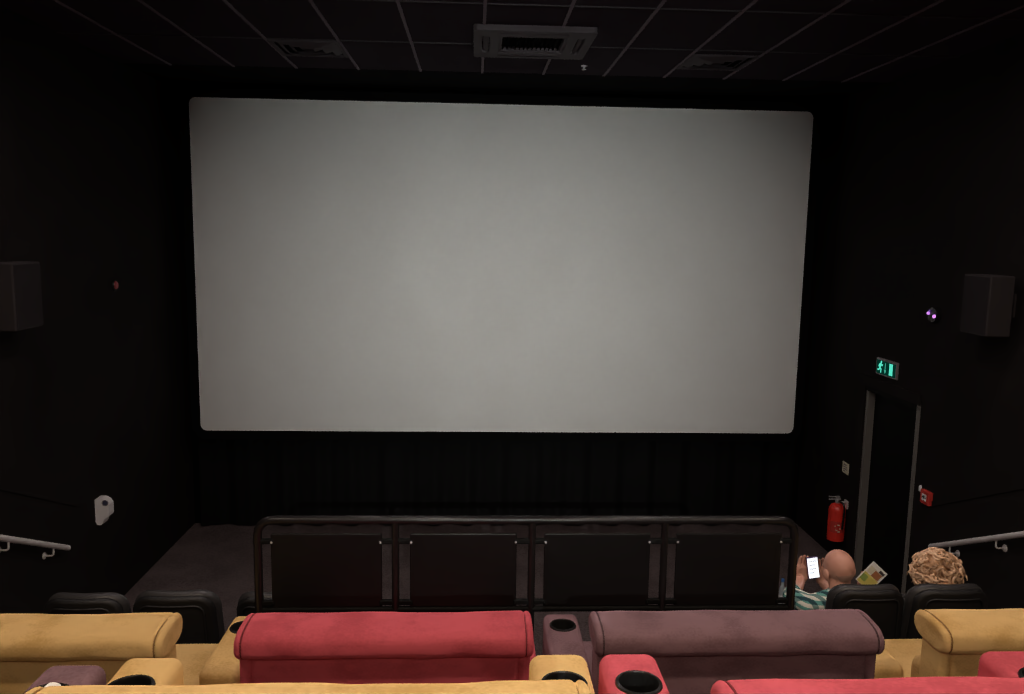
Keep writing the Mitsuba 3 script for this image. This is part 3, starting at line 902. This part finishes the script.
# fire extinguisher hung on the right wall by the door
t = thing('fire_extinguisher', 'red fire extinguisher hung on the right wall beside the door', 'fire extinguisher')
ex, ey, ez = XR - .105, 8.50, .318
at = frame_from([ex, ey, ez], [1, 0, 0], [0, 1, 0], [0, 0, .88])
obj('cylinder', moved(lathe([(0, .004), (.06, .0), (.082, .008), (.090, .03), (.091, .36), (.086, .40), (.066, .435), (.036, .452), (.026, .458), (0, .458)], 40), at), 'ext_red', t, smooth=40)
obj('foot_ring', moved(lathe([(.084, -.018), (.088, -.018), (.091, .02), (.084, .02), (.084, -.018)], 36), at), 'ext_red', t, smooth=40)
vk = obj('valve', moved(lathe([(0, .45), (.026, .45), (.026, .468), (.018, .474), (.018, .505), (.024, .507), (.024, .525), (0, .525)], 20), at), 'chrome', t, smooth=30)
obj('handle', moved(cat(bx(-.10, .03, -.012, .012, .500, .510), moved(bx(-.12, .02, -.010, .010, 0, .008), trimesh.transformations.rotation_matrix(math.radians(16), [0, 1, 0]) @ trimesh.transformations.translation_matrix([.15, 0, .515])) if False else bx(-.105, .02, -.010, .010, .535, .544)), at), 'chrome', vk)
obj('pressure_gauge', moved(lathe([(0, .012), (.017, .012), (.019, .008), (.019, 0), (0, 0)], 20), at @ frame_from([-.02, -.02, .488], [1, 0, 0], [0, 0, 1], [0, -1, 0])), 'chrome', vk, smooth=30)
obj('hose', tube(rounded_path([(ex, ey - .018, ez + .43), (ex, ey - .15, ez + .44), (ex + .01, ey - .15, ez + .35), (ex + .02, ey - .107, ez + .14)], .05, 8), .010, 10), 'black_plastic', t, smooth=40)
lab_ = lathe([(.0916, .10), (.0919, .102), (.0919, .24), (.0916, .242)], 60)
ctr = lab_.triangles_center
sel = (np.arctan2(ctr[:, 1], ctr[:, 0]) < -.9) & (np.arctan2(ctr[:, 1], ctr[:, 0]) > -2.7)
lm = lab_.submesh([np.nonzero(sel)[0]], append=True)
p = obj('instruction_label', moved(lm, at), 'sign_red', t, smooth=True)
labels[p] = {'label': 'red instruction label with pale marks'}
for k, (a, z, s_) in enumerate(((-1.75, .20, .013), (-1.55, .155, .009), (-1.95, .135, .010), (-1.7, .115, .012), (-2.1, .185, .008))):
    q = moved(bx(-s_, s_, -s_ * .6, s_ * .6, 0, .001), frame_from([.0922 * math.cos(a), .0922 * math.sin(a), z], [-math.sin(a), math.cos(a), 0], [0, 0, 1], [math.cos(a), math.sin(a), 0]))
    obj('pale_mark', moved(q, at), 'cream', p)
obj('wall_bracket', cat(bx(XR - .016, XR - .001, ey - .04, ey + .04, ez + .34, ez + .43), bx(XR - .085, XR - .001, ey - .02, ey + .02, ez + .408, ez + .416)), 'steel', t)

# notice above the extinguisher
t = thing('extinguisher_notice', 'small cream notice plate on the wall above the fire extinguisher', 'sign')
m0 = on_right(8.585, 1.092)
obj('plate', moved(rbox(-.075, .075, -.062, .062, 0, .008, .003, 8), m0), 'cream', t)
for z, w0, w1 in ((.036, -.045, .030), (.012, -.052, .045), (-.012, -.040, .050), (-.036, -.050, .01)):
    obj('text_line', moved(bx(w0, w1, z - .006, z + .006, .008, .009), m0), 'vent_grey', t)

# fire alarm call point right of the door, with the little door release button
t = thing('alarm_call_point', 'red fire alarm call point on the wall right of the door', 'alarm button')
m0 = on_right(6.95, 1.293)
obj('box', moved(rbox(-.068, .068, -.062, .062, 0, .045, .006, 12), m0), 'sign_red', t, smooth=30)
obj('break_panel', moved(bx(-.036, .036, -.030, .032, .045, .047), m0), 'white_plastic', t)
obj('press_dot', moved(lathe([(0, .003), (.014, .003), (.015, 0), (0, 0)], 20), m0 @ trimesh.transformations.translation_matrix([0, .002, .047])), 'ink', t)
for s in (-1, 1):
    tri = Polygon([(s * .030, -.009), (s * .030, .012), (s * .018, .0015)])
    obj('arrow_mark', moved(prism(tri, .0015), m0 @ trimesh.transformations.translation_matrix([0, 0, .047])), 'ink', t)
m0 = on_right(7.09, 1.335)
t = thing('door_release', 'tiny white oval door button left of the red alarm call point', 'button')
obj('plate', moved(hull([(0, -.016, .002), (0, .016, .002)], .016, 16), m0), 'white_plastic', t, smooth=40)
obj('push_button', moved(lathe([(0, .005), (.006, .004), (.007, 0)], 16), m0 @ trimesh.transformations.translation_matrix([0, 0, .016])), 'chrome', t, smooth=40)

# hand sanitiser dispenser on the left wall
t = thing('sanitiser_dispenser', 'white hand sanitiser dispenser on the left wall', 'dispenser')
prof = Polygon([(.002, 1.155), (.06, 1.155), (.10, 1.132), (.12, 1.10), (.12, 1.0), (.11, .985), (.078, .965), (.064, .925), (.052, .912), (.016, .912), (.002, .94)]).buffer(-.008).buffer(.008, quad_segs=5)
body = prism(prof, .115)
obj('cover', moved(body, frame_from([XL, 7.40, 0], [1, 0, 0], [0, 0, 1], [0, -1, 0])), 'white_plastic', t, smooth=35)
obj('level_window', moved(lathe([(0, .006), (.020, .005), (.023, 0), (0, 0)], 24), frame_from([XL + .095, 7.285, 1.120], [1, 0, 0], [0, 0, 1], [0, -1, 0])), 'blue_grey', t, smooth=30)
obj('window_ring', moved(lathe([(.023, .004), (.028, .004), (.029, 0), (.023, 0)], 24), frame_from([XL + .095, 7.285, 1.120], [1, 0, 0], [0, 0, 1], [0, -1, 0])), 'vent_grey', t, smooth=30)
obj('drip_nozzle', moved(lathe([(0, 0), (.012, 0), (.016, .02), (0, .02)], 16), frame_from([XL + .075, 7.34, .973], [1, 0, 0], [0, 1, 0], [0, 0, 1])), 'blue_grey', t, smooth=30)

# small lamps high on the side walls
t = thing('wall_spotlight', 'small spotlight glowing purple on the right wall', 'lamp')
m0 = on_right(7.07, 2.945)
obj('body', moved(lathe([(0, .0), (.072, 0), (.072, .03), (.066, .048), (0, .048)], 24), m0), 'black_plastic', t, smooth=30)
for dx, dy, r_, c in ((.050, -.010, .017, (1.5, .55, 2.0)), (-.045, .010, .015, (1.3, .50, 1.9)), (-.030, .034, .008, (.22, .10, .5))):
    obj('lit_diode', moved(ball(r_, (dx, dy, .056), 14), m0), None, t, emitter=area(np.array(c) * .55))
t = thing('wall_sensor', 'small dull red round lens on the left wall', 'sensor')
m0 = on_left(7.9, 3.06)
obj('body', moved(lathe([(0, 0), (.052, 0), (.052, .012), (.044, .022), (0, .022)], 24), m0), 'black_plastic', t, smooth=30)
obj('lens', moved(ellip((0, 0, .02), .040, .040, .022), m0), 'lens_red', t, smooth=True)

# ------------------------------------------------------------------ house lights in the ceiling and the projector at the back
ring = mikit.ply(lathe([(LAMP_R, .02), (LAMP_R, -.004), (LAMP_R + .025, -.006), (LAMP_R + .027, .004), (LAMP_R + .002, .02)], 28), None, 30)
dv = [(0, 0, 0)] + [(LAMP_R * .98 * math.cos(a), LAMP_R * .98 * math.sin(a), 0) for a in np.arange(24) / 24 * 2 * np.pi]
disc = mikit.ply((np.array(dv), np.array([[0, 1 + (j + 1) % 24, 1 + j] for j in range(24)])))
for x, y, c in LAMPS:
    t = thing('downlight', 'recessed round downlight in the dark ceiling above the seats', 'ceiling lamp', 'house downlights in the ceiling')
    obj('trim_ring', ring, 'lamp_trim', t, to_world=T().translate([x, y, ZC - .004]))
    obj('lamp', disc, None, t, to_world=T().translate([x, y, ZC - .003]), emitter=area(c))
t = thing('projector', 'cinema projector on the back wall aimed at the screen', 'projector')
PJ = [.35, YB + .55, 4.45]
obj('body', tm(rbox(.05, .65, YB + .02, YB + .5, 4.33, 4.60, .02)), 'black_plastic', t, smooth=30)
obj('lens', moved(lathe([(.05, 0), (.055, .0), (.055, .06), (.045, .06), (.04, .02), (0, .02)], 24), frame_from([.35, YB + .48, 4.45], [1, 0, 0], [0, 0, -1], [0, 1, 0])), 'black_plastic', t, smooth=30)
scene['projector_beam'] = {'type': 'spot', 'intensity': {'type': 'rgb', 'value': PROJECTOR.tolist()}, 'cutoff_angle': 18.8, 'beam_width': 4.0,
                           'to_world': T().look_at(origin=[.35, YB + .56, 4.45], target=[.35, SY, 2.95], up=[0, 0, 1])}
